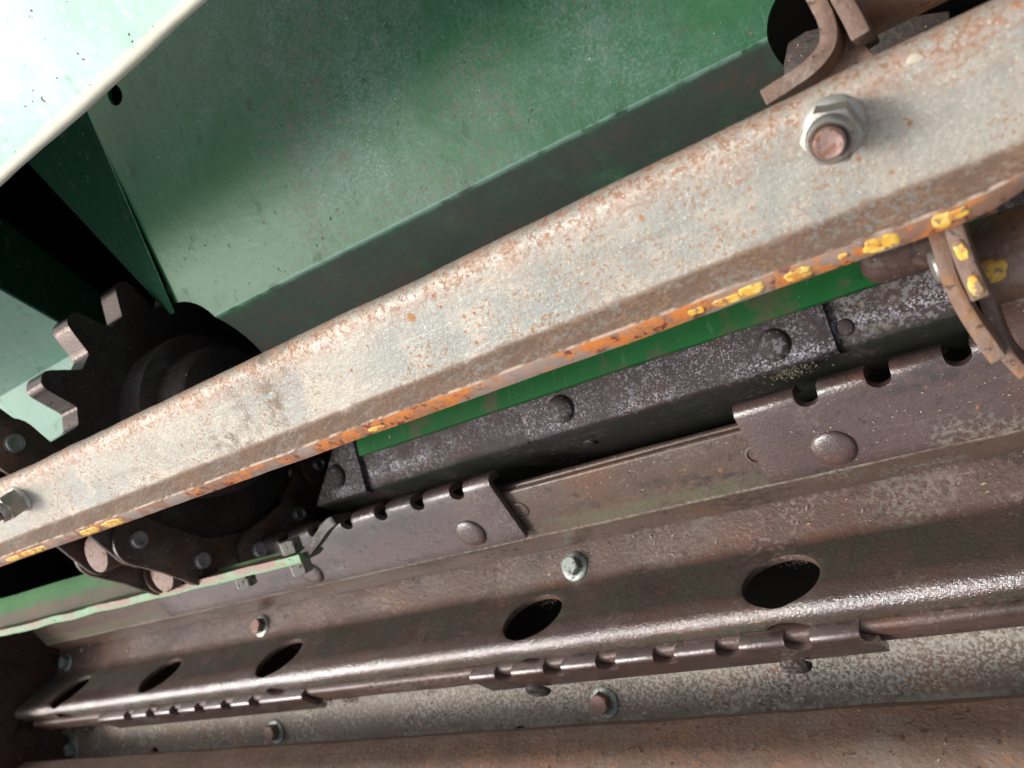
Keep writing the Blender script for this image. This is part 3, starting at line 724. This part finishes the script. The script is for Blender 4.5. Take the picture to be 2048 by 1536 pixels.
# ------------------------------------------------------------------ sprocket and chain
SX = -.53; K = SX / -.42
SC_ = Vector((SX, .0423 * K, -.3135 * K)); PR = .0850 * K; NT = 14
def sprocket_outline(n=NT):
    out = []
    rr, rt = .0705 * K, .0895 * K
    per = 26
    for i in range(n * per):
        a = 2 * math.pi * i / (n * per); ph = (a * n / (2 * math.pi)) % 1.0        # 0 = valley centre
        d = abs(ph - .5 - .03) * 2                                                # 0 at the tip, 1 in the valley
        q = min(1, max(0, (d - .20) / .54)); s = 1 - q * q * (3 - 2 * q); s -= .20 * min(1, d / .36) ** 2.2 * s
        out.append((a, rr + (rt - rr) * s))
    return out
spr = empty('drive_sprocket', SC_)
tag(spr, 'large black toothed sprocket behind the left end of the slat', 'sprocket')
ph0 = R(-2.0)
vs, fs = [], []; OUT = sprocket_outline(); n = len(OUT)
TW = .020
for x in (0, -TW):
    for a, r in OUT: vs.append((x, r * math.cos(a + ph0), r * math.sin(a + ph0)))
for x in (0, -TW): 
    for a, r in OUT: vs.append((x, .052 * math.cos(a + ph0), .052 * math.sin(a + ph0)))
for i in range(n):
    j = (i + 1) % n
    fs.append((i, j, n + j, n + i)); fs.append((i, j, 2 * n + j, 2 * n + i)); fs.append((n + i, n + j, 3 * n + j, 3 * n + i)); fs.append((2 * n + i, 2 * n + j, 3 * n + j, 3 * n + i))
me = bpy.data.meshes.new('disc'); me.from_pydata(vs, [], fs); me.materials.append(M_IRON); me.materials.append(M_FLANK)
for k, q in enumerate(me.polygons): q.material_index = 1 if k % 4 == 0 else 0
bm = bmesh.new(); bm.from_mesh(me); bmesh.ops.recalc_face_normals(bm, faces=bm.faces); bm.to_mesh(me); bm.free(); smooth(me, 45)
d_ = bpy.data.objects.new('toothed_disc', me); col.objects.link(d_); d_.parent = spr
XR = Matrix.Rotation(math.pi / 2, 4, 'Y')
hub = place('hub', lathe_mesh('hub', [(0, -.05), (.056, -.05), (.060, -.046), (.0605, .020), (.059, .0235), (.046, .024), (.044, .045), (.041, .048), (0, .048)], 48), Matrix.Translation(SC_) @ XR, M_HUB, spr)
place('shaft', lathe_mesh('shaft', [(0, -.40), (.020, -.40), (.020, .22), (.0185, .222), (0, .222)], 32), Matrix.Translation(SC_) @ XR, M_IRON, spr)

# chain: pins on the pitch circle and off along the tangent towards the upper left
P0 = R(129.7); dA = R(26.1)
pins = []
c2 = Vector((SC_.y, SC_.z))
for k in range(0, 7): a = P0 + dA * k; pins.append(c2 + PR * Vector((math.cos(a), math.sin(a))))
pl_ = (pins[1] - pins[0]).length
u = (Vector((.0526, -.2047)) * K - pins[0]).normalized()
pins = [pins[0] + u * pl_ * k for k in (3, 2, 1)] + pins
chain = empty('roller_chain', Vector((SX, pins[4].x, pins[4].y)))
tag(chain, 'oily brown roller chain wrapped under the black sprocket', 'chain')
def link_plate_mesh(L, r, t):
    pts = []; ns = 14
    for s in (1, -1):
        for i in range(ns + 1):
            a = -math.pi / 2 + math.pi * i / ns; pts.append((s * (L / 2) + s * r * math.cos(a), s * r * math.sin(a)))
        pts.append((0, s * r * .93))
    me = prism('plate', [(x, y, 0) for x, y in pts], (0, 0, t), .0006, 2); return me
OUTER, INNER = link_plate_mesh(pl_, .0165, .0032), link_plate_mesh(pl_, .0158, .0032)
PINM = lathe_mesh('pin', [(0, -.0022), (.0060, -.0022), (.0060, .0008), (.0053, .0020), (.0036, .0020), (.0028, .0002), (0, .0000)], 24)
ROLL = lathe_mesh('roller', [(0, -.0145), (.0122, -.0150), (.0130, -.0140), (.0130, .0140), (.0122, .0150), (0, .0145)], 32)
XC = SX - .014
for k in range(len(pins) - 1):
    a, b = pins[k], pins[k + 1]; mid = (a + b) / 2; t = Vector((0, (b - a).x, (b - a).y)).normalized()
    outer = (k % 2 == 1); dx = .0245 if outer else .0200
    for s in (1, -1):
        zc = Vector((1, 0, 0)); M = frame(Vector((XC + s * dx - .0016, mid.x, mid.y)), zc, t)
        pl2 = place('outer_link_plate' if outer else 'inner_link_plate', OUTER if outer else INNER, M, M_LINK, chain)
        if outer and s == 1:
            for sx in (-1, 1): place_on('pin', PINM, Matrix.Translation((sx * pl_ / 2, 0, .0032 + .0016)), M_PIN, pl2)
for p in pins:
    place('roller', ROLL, frame(Vector((XC, p.x, p.y)), Vector((1, 0, 0))), M_ROLL, chain)

# ------------------------------------------------------------------ green sheets
BX = -.43
def bx_(px, py): return atx(px, py, BX)
q1, q2 = atx(345, 625, BX), atx(180, 240, BX)
crL = Vector((BX, .0985, q1.z - .004)); up = (q2 - q1); topL = q1 + up * 2.0
crR = at(1575, 57, .355)
topR = at(1600, -520, .345)
big = empty('green_feeder_sheet', (topL + crR) / 2)
tag(big, 'big worn green sheet with a slanting crease, above the grey slat', 'sheet metal panel')
cutters = [(cylinder_mesh('c', .0060, -.05, .05, 24), frame(at(254, 193, .330), Vector((0, 0, 1))))]
hp = at(395, 690, .345)
cutters.append((cylinder_mesh('c', .034, -.06, .06, 40), frame(Vector((hp.x + .002, hp.y - .007, hp.z)), Vector((.15, 0, 1)))))
cyR = at(1652, 62, .37); cutters.append((cylinder_mesh('c', .0195, -.08, .08, 40), frame(cyR, Vector((0, 0, 1)))))
# one folded sheet: flange, face and bent lower strip
def folded(rows, mat, name, parent, thick=.0022, nu=40, cut=None, sub=8, jit=.0012, jf=11):
    """rows: (left point, right point) pairs, top to bottom"""
    vs, vd = [], []; L = 0; prev = None; rows2 = []
    for k in range(len(rows) - 1):
        for j in range(sub if k else sub): f = j / sub; rows2.append((Vector(rows[k][0]).lerp(Vector(rows[k + 1][0]), f), Vector(rows[k][1]).lerp(Vector(rows[k + 1][1]), f)))
    rows2.append((Vector(rows[-1][0]), Vector(rows[-1][1])))
    m = len(rows2); P = [[a.lerp(b, i / nu) for i in range(nu + 1)] for a, b in rows2]
    for r in P:
        for i, p in enumerate(r): r[i] = p + Vector((0, 0, 1)) * (noise.noise(p * jf) * jit)
    print('FOLD', name, [(Vector(rows[k+1][0]) - Vector(rows[k][0])).length for k in range(len(rows)-1)])
    V = [0]
    for a, b in zip(rows2[:-1], rows2[1:]): V.append(V[-1] + (b[0] - a[0]).length)
    W = nu + 1; Sx = W * m
    nrm = Vector((0, 0, 1))
    for k in (0, 1):
        for j in range(m):
            t = (P[min(j + 1, m - 1)][nu // 2] - P[max(j - 1, 0)][nu // 2]); nn = Vector((1, 0, 0)).cross(t).normalized(); nn = nn if nn.dot(P[j][nu // 2]) < 0 else -nn
            for i in range(W): vs.append(P[j][i] - nn * thick * k)
    fs, uv = [], []
    for j in range(m - 1):
        for i in range(nu):
            f = (j * W + i, j * W + i + 1, (j + 1) * W + i + 1, (j + 1) * W + i); u_ = [(i, V[j]), (i + 1, V[j]), (i + 1, V[j + 1]), (i, V[j + 1])]
            fs.append(f); uv += u_; fs.append(tuple(Sx + q for q in f[::-1])); uv += u_[::-1]
    ring = [i for i in range(nu)] + [j * W + nu for j in range(m - 1)] + [(m - 1) * W + i for i in range(nu, 0, -1)] + [j * W for j in range(m - 1, 0, -1)]
    for p, q in zip(ring, ring[1:] + ring[:1]): fs.append((p, q, q + Sx, p + Sx)); uv += [(0, 0)] * 4
    me = bpy.data.meshes.new(name); me.from_pydata(vs, [], fs); ul = me.uv_layers.new(name='UVMap')
    for k, c in enumerate(uv): ul.data[k].uv = c
    bm = bmesh.new(); bm.from_mesh(me); bmesh.ops.recalc_face_normals(bm, faces=bm.faces); bm.to_mesh(me); bm.free()
    if cut: me = modify(me, cut)
    smooth(me, 14); return link_mesh(name, me, mat, parent)
lowL, lowR = Vector((BX, .045, q1.z - .062)), Vector((crR.x - .012, .045, crR.z - .045))
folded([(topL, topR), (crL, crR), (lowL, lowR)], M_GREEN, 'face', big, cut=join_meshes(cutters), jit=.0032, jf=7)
f1, f2 = atx(340, 630, -.512), atx(62, 332, -.512); fu = f2 + (f2 - f1) * .7
sheet('side_flange', [q1 + up * 1.75 + Vector((.0002, 0, -.0012)), q1 + Vector((.0002, 0, -.0012)), f1, fu], .002, M_SHADEGREEN, big, n=(12, 4))
# left sheet
l1, l2 = atx(0, 580, -.63), atx(150, 665, -.63); ld = l2 - l1
la, lb = l1 - ld * 1.5, l1 + ld * 1.55
lc = lb + Vector((0, -.022, -.045))
left = empty('pale_green_sheet', (la + lb) / 2 + Vector((-.1, 0, 0)))
tag(left, 'pale green sheet at the far left behind the sprocket teeth', 'sheet metal panel')
off = Vector((-.31, 0, 0)); 
cr_ = l1 + ld * 1.25; lend = cr_ + Vector((0, -.055, -.012))
folded([(la + off, la), (cr_ + off, cr_), (lend + off, lend)], M_PALE, 'face', left, nu=24, jit=.0008)
sheet('side_flange', [la + Vector((.001, 0, -.001)), lb + Vector((.001, 0, -.001)), lb + Vector((.012, -.01, -.05)), la + Vector((.012, .0, -.075))], .002, M_SHADEGREEN, left, n=(12, 4))
# hood edge, near the lens; unseen upper part added to block sky
a0, a1 = at(-60, 412, .20), at(520, -50, .20)
ey, eh = TH(36.75, .20)
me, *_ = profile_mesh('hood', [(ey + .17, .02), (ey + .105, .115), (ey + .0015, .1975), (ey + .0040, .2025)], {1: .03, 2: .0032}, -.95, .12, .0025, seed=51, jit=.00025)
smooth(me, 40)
hood = link_mesh('overexposed_hood', me, M_HOOD)
tag(hood, 'pale green hood edge, overexposure put into its paint, out of focus at the top left', 'hood panel')

# ------------------------------------------------------------------ brackets and tubes at the right
tube_low = empty('rusty_tube', (X(1960, -.013, .30), -.013, -.30))
tag(tube_low, 'thick rusty tube with a yellow paint smear, behind the strap bracket at the right edge', 'tube')
ty, th_ = -.0132, .293
xa = X(1925, ty, .29)
tm = place('wall', lathe_mesh('tube', [(0, 0), (.0130, 0), (.0135, .0006), (.0135, .18), (0, .18)], 40, .006), frame(Vector((xa, ty, -th_)), Vector((1, 0, 0)), Vector((0, 1, 0))), M_TUBE, tube_low)
def tube_mark(px, py, a, b, seed):
    d = ray(px, py).normalized(); c = Vector((0, ty, -th_)); dd = Vector((0, d.y, d.z)); A = dd.dot(dd); B = -2 * dd.dot(c); C_ = c.dot(c) - .0137 ** 2
    q = B * B - 4 * A * C_
    if q < 0: return
    t = (-B - math.sqrt(q)) / (2 * A); p = d * t; nn = Vector((0, p.y - ty, p.z + th_)).normalized(); ax = Vector((1, 0, 0)); ay = nn.cross(ax)
    me_out = oval(a, b, seed, 40, .3)
    vs = []; rings = (1.0, .8, .5)
    for k, s in enumerate(rings):
        for x, y in me_out:
            ph = y * s / .0137; dirn = nn * math.cos(ph) + ay * math.sin(ph); vs.append(Vector((p.x + x * s, ty, -th_)) + dirn * (.0137 + [-.0001, .0003, .00035][k]))
    vs.append(Vector((p.x, ty, -th_)) + nn * .0141); m = len(me_out); fs = []
    for k in range(2):
        for i in range(m): j = (i + 1) % m; fs.append((k * m + i, k * m + j, (k + 1) * m + j, (k + 1) * m + i))
    for i in range(m): fs.append((2 * m + i, 2 * m + (i + 1) % m, 3 * m))
    me = bpy.data.meshes.new('mark'); me.from_pydata(vs, [], fs)
    bm = bmesh.new(); bm.from_mesh(me); bmesh.ops.recalc_face_normals(bm, faces=bm.faces); bm.to_mesh(me); bm.free()
    for q_ in me.polygons: q_.use_smooth = True
    link_mesh('paint_mark', me, M_YELLOW, tube_low)
tube_mark(1975, 545, .0050, .0034, 2.2)
t2 = empty('maroon_tube', at(2030, 640, .33))
tag(t2, 'maroon brown tube in the right corner below the rusty tube', 'tube')
ty2, th2 = TH(-7.1, .345); xa2 = X(1985, ty2, .33)
place('wall', lathe_mesh('tube', [(0, 0), (.008, 0), (.0125, .002), (.0145, .006), (.0145, .18), (0, .18)], 40, .01), frame(Vector((xa2, ty2, -th2)), Vector((1, 0, 0)), Vector((0, 1, 0))), M_MAROON, t2)
# small maroon tube stub between slat and green strip
ty3, th3 = TH(-.35, .285); xa3 = X(1722, ty3, .285)
STL = X(1885, ty3, .285) - xa3
stub = place('maroon_pipe_stub', lathe_mesh('tube', [(0, 0), (.003, .0002), (.0058, .0018), (.0072, .0045), (.0075, .008), (.0075, STL), (0, STL)], 32), frame(Vector((xa3, ty3, -th3)), Vector((1, 0, 0)), Vector((0, 1, 0))), M_MAROON)
tag(stub, 'short maroon pipe with rounded end, tucked between the slat and the green strip', 'pipe')
br = empty('strap_bracket', at(1930, 600, .275))
tag(br, 'rusty strap bracket with bent legs, gripping the tube at the right edge', 'bracket')
def strap(pts, h, t, depth, mat=M_STRAP, parent=br, name='strap'):
    path = [at(px, py, hh) for px, py, hh in [(p[0], p[1], p[2] if len(p) > 2 else h) for p in pts]]
    return link_mesh(name, ribbon(name, path, t, depth), mat, parent)
strap([(1858, 420), (1880, 490), (1900, 560), (1935, 630), (1975, 690), (1998, 722)], .262, .0044, (0, 0, -.028))
strap([(1893, 400), (1915, 480), (1938, 545), (1962, 598)], .250, .0048, (0, 0, -.020))
strap([(1960, 560), (1985, 640), (2003, 690), (2022, 722), (2052, 752)], .276, .0040, (0, 0, -.028))
p = at(1950, 572, .250) + Vector((0, 0, .0004))
ayv = (at(1962, 598, .25) - at(1938, 545, .25)).normalized(); axv = ayv.cross(Vector((0, 0, 1)))
blob('paint_mark', oval(.0016, .0027, 5.5, 36), p, axv, ayv, Vector((0, 0, 1)), .0004, M_YELLOW, br)
p = at(1922, 500, .250) + Vector((0, 0, .0004)); blob('paint_mark', oval(.0014, .0028, 9.5, 36), p, axv, ayv, Vector((0, 0, 1)), .0003, M_YELLOW, br)
bh = at(1868, 535, .275); place('bolt_head', lathe_mesh('bh', [(0, 0), (.0050, 0), (.0053, .001), (.0048, .0022), (.0030, .0029), (0, .0031)], 28), frame(bh + Vector((.002, 0, 0)), Vector((-1, 0, .15))), M_NUT, br)

ub = empty('upper_strap_bracket', at(1650, 90, .28))
tag(ub, 'rusty forked strap bracket fixed behind the top edge of the slat', 'bracket')
strap([(1600, -70), (1628, -10), (1652, 40), (1655, 85), (1628, 125), (1585, 158), (1525, 196)], .272, .0052, (0, 0, -.022), parent=ub)
strap([(1650, -70), (1680, -8), (1704, 35), (1722, 72)], .272, .0056, (0, 0, -.022), parent=ub)
web = prism('web', [at(*p, .285) for p in ((1655, 60), (1700, 60), (1750, 110), (1850, 60), (1850, 120), (1560, 240), (1560, 190), (1600, 160), (1640, 120))], (0, 0, -.004), .0008)
link_mesh('gusset', web, M_TUBE, ub)
back = prism('back', [at(*p, .36) for p in ((1575, 85), (1610, 62), (1660, 50), (1760, 40), (1900, 20), (1900, 160), (1600, 250), (1568, 190), (1566, 130))], (0, 0, -.004), .001)
o = link_mesh('brown_backing_plate', back, M_IRON); tag(o, 'dark brown rounded plate behind the forked bracket at the top', 'metal plate')
ty4, th4 = TH(15.3, .300); xa4 = -.030
M_TUBE2 = mat_rust('orange_rusted_steel', (0.24, 0.12, 0.07), (0.40, 0.15, 0.05), (0.20, 0.14, 0.11), .6)
ut = place('upper_rusty_tube', lathe_mesh('tube', [(0, 0), (.0150, 0), (.0158, .0008), (.0158, .22), (0, .22)], 40, .008), frame(Vector((xa4, ty4, -th4)), Vector((1, 0, 0)), Vector((0, 1, 0))), M_TUBE2)
tag(ut, 'thick orange-rusted tube at the very top right, above the slat', 'tube')

# ------------------------------------------------------------------ chaff, lint, specks lying about
def flakes(name, spots, mat, label, cat_kind='stuff'):
    vs, fs = [], []
    for (px, py, A, B, L, w) in spots:
        p, nn = on_plane(px, py, A, B); p = p + nn * .0006
        a = rnd.uniform(0, math.pi); t = Vector((math.cos(a), math.sin(a), 0)); t = (t - t.dot(nn) * nn).normalized(); s = nn.cross(t)
        b = len(vs); k = rnd.uniform(-.3, .5) * w
        vs += [p - t * L, p + s * w, p + t * L + nn * abs(k), p - s * w, p + nn * w * .8]
        fs += [(b, b + 3, b + 4), (b + 3, b + 2, b + 4), (b + 2, b + 1, b + 4), (b + 1, b, b + 4), (b, b + 1, b + 2, b + 3)]
    me = bpy.data.meshes.new(name); me.from_pydata(vs, [], fs); o = link_mesh(name, me, mat); o['kind'] = 'stuff'; o['label'] = label; return o
sp = []
for i in range(230):
    t = rnd.random(); px = rnd.uniform(130, 2040)
    y0 = {0: lambda x: 1330 - .22 * x + 40, 1: lambda x: 1500 - .06 * x - 25, 2: lambda x: 1400 - .2 * x + 10}[rnd.randrange(3)](px)
    seg = (fA, fB) if y0 < 1390 - .14 * px else (j_pts[0], j_pts[1])
    if rnd.random() < .5: seg = (j_pts[0], j_pts[1]); py = 1478 - .055 * px + rnd.uniform(-38, 12)
    else: seg = (fA, fB); py = 1340 - .19 * px + rnd.uniform(-30, 25)
    k = rnd.uniform(.25, 1) ** 2; sp.append((px, py, *seg, .0020 * k, .0005 * k))
for px, py in ((200, 1270), (180, 1290), (215, 1280), (165, 1300), (250, 1300), (150, 1460), (138, 1475), (160, 1470), (152, 1480), (130, 1465), (170, 1450), (145, 1452)):
    sp.append((px + rnd.uniform(-8, 8), py, *( (fA, fB) if py < 1400 else (j_pts[0], j_pts[1])), .0034, .0014))
for px, py in ((1252, 1440), (1262, 1447), (1240, 1452), (1230, 1380), (1216, 1372), (1290, 1425), (1500, 1405), (1520, 1400)): sp.append((px, py, j_pts[0], j_pts[1], .0022, .0009))
for i in range(60):
    px = rnd.uniform(700, 2040); py = 1245 - .23 * px + rnd.uniform(-40, 20); sp.append((px, py, oA, oB, .0010 * rnd.uniform(.3, 1), .0003))
flakes('straw_chaff', sp, M_CHAFF, 'tan straw chaff and grain flakes scattered over the brown channels')
# clumps of lint caught on the rails
def lint(px, py, h, r, nfib, name_label):
    c = at(px, py, h); vs, fs = [], []
    for i in range(nfib):
        p = c + Vector((rnd.gauss(0, 1) * r * 1.3, rnd.gauss(0, 1) * r * .45, rnd.gauss(0, 1) * r * .25)); k = r * rnd.uniform(.05, .22)
        a, b_, d = [Vector((rnd.gauss(0, 1), rnd.gauss(0, 1), rnd.gauss(0, 1))).normalized() * k * rnd.uniform(.4, 1.3) for _ in range(3)]
        b = len(vs); vs += [p + a, p + b_, p + d, p - (a + b_ + d) * .5, p + (a - b_) * .6]
        fs += [(b, b + 1, b + 2), (b, b + 2, b + 3), (b, b + 3, b + 1), (b + 1, b + 3, b + 2), (b, b + 1, b + 4), (b, b + 4, b + 3)]
    for i in range(nfib // 12):
        p = c + Vector((rnd.gauss(0, 1) * r * 1.3, rnd.gauss(0, 1) * r * .5, .0005)); d = Vector((rnd.gauss(0, 1), rnd.gauss(0, 1), rnd.gauss(0, .4))).normalized() * r * .5
        sd_ = d.cross(Vector((0, .3, 1))).normalized() * .00013; b = len(vs)
        vs += [p - sd_, p + sd_, p + d + sd_, p + d - sd_, p + d * .5 + Vector((0, 0, .0002))]; fs += [(b, b + 1, b + 4), (b + 1, b + 2, b + 4), (b + 2, b + 3, b + 4), (b + 3, b, b + 4), (b, b + 3, b + 2, b + 1)]
    return vs, fs
V_, F_ = [], []
LTOP = ((1592, 1118, .352 * S, .0045, 200), (1090, 1203, .352 * S, .0035, 140), (588, 1292, .352 * S, .003, 90), (345, 1330, .352 * S, .003, 60))
for px, py, h, r, nf in LTOP + ((1580, 742, .338 * S * .99, .0042, 420), (640, 1404, .326 * S, .0055, 420), (700, 1398, .326 * S, .004, 300), (150, 1462, .340 * S, .008, 500), (860, 1385, .33 * S, .0025, 160), (1220, 1382, .340 * S, .003, 160)):
    v, f = lint(px, py, h, r, nf, ''); b = len(V_); V_ += v; F_ += [tuple(q + b for q in ff) for ff in f]
me = bpy.data.meshes.new('lint'); me.from_pydata(V_, [], F_); o = link_mesh('lint_tufts', me, M_LINT); o['kind'] = 'stuff'; o['label'] = 'grey-brown lint and chaff tufts caught on the rails'
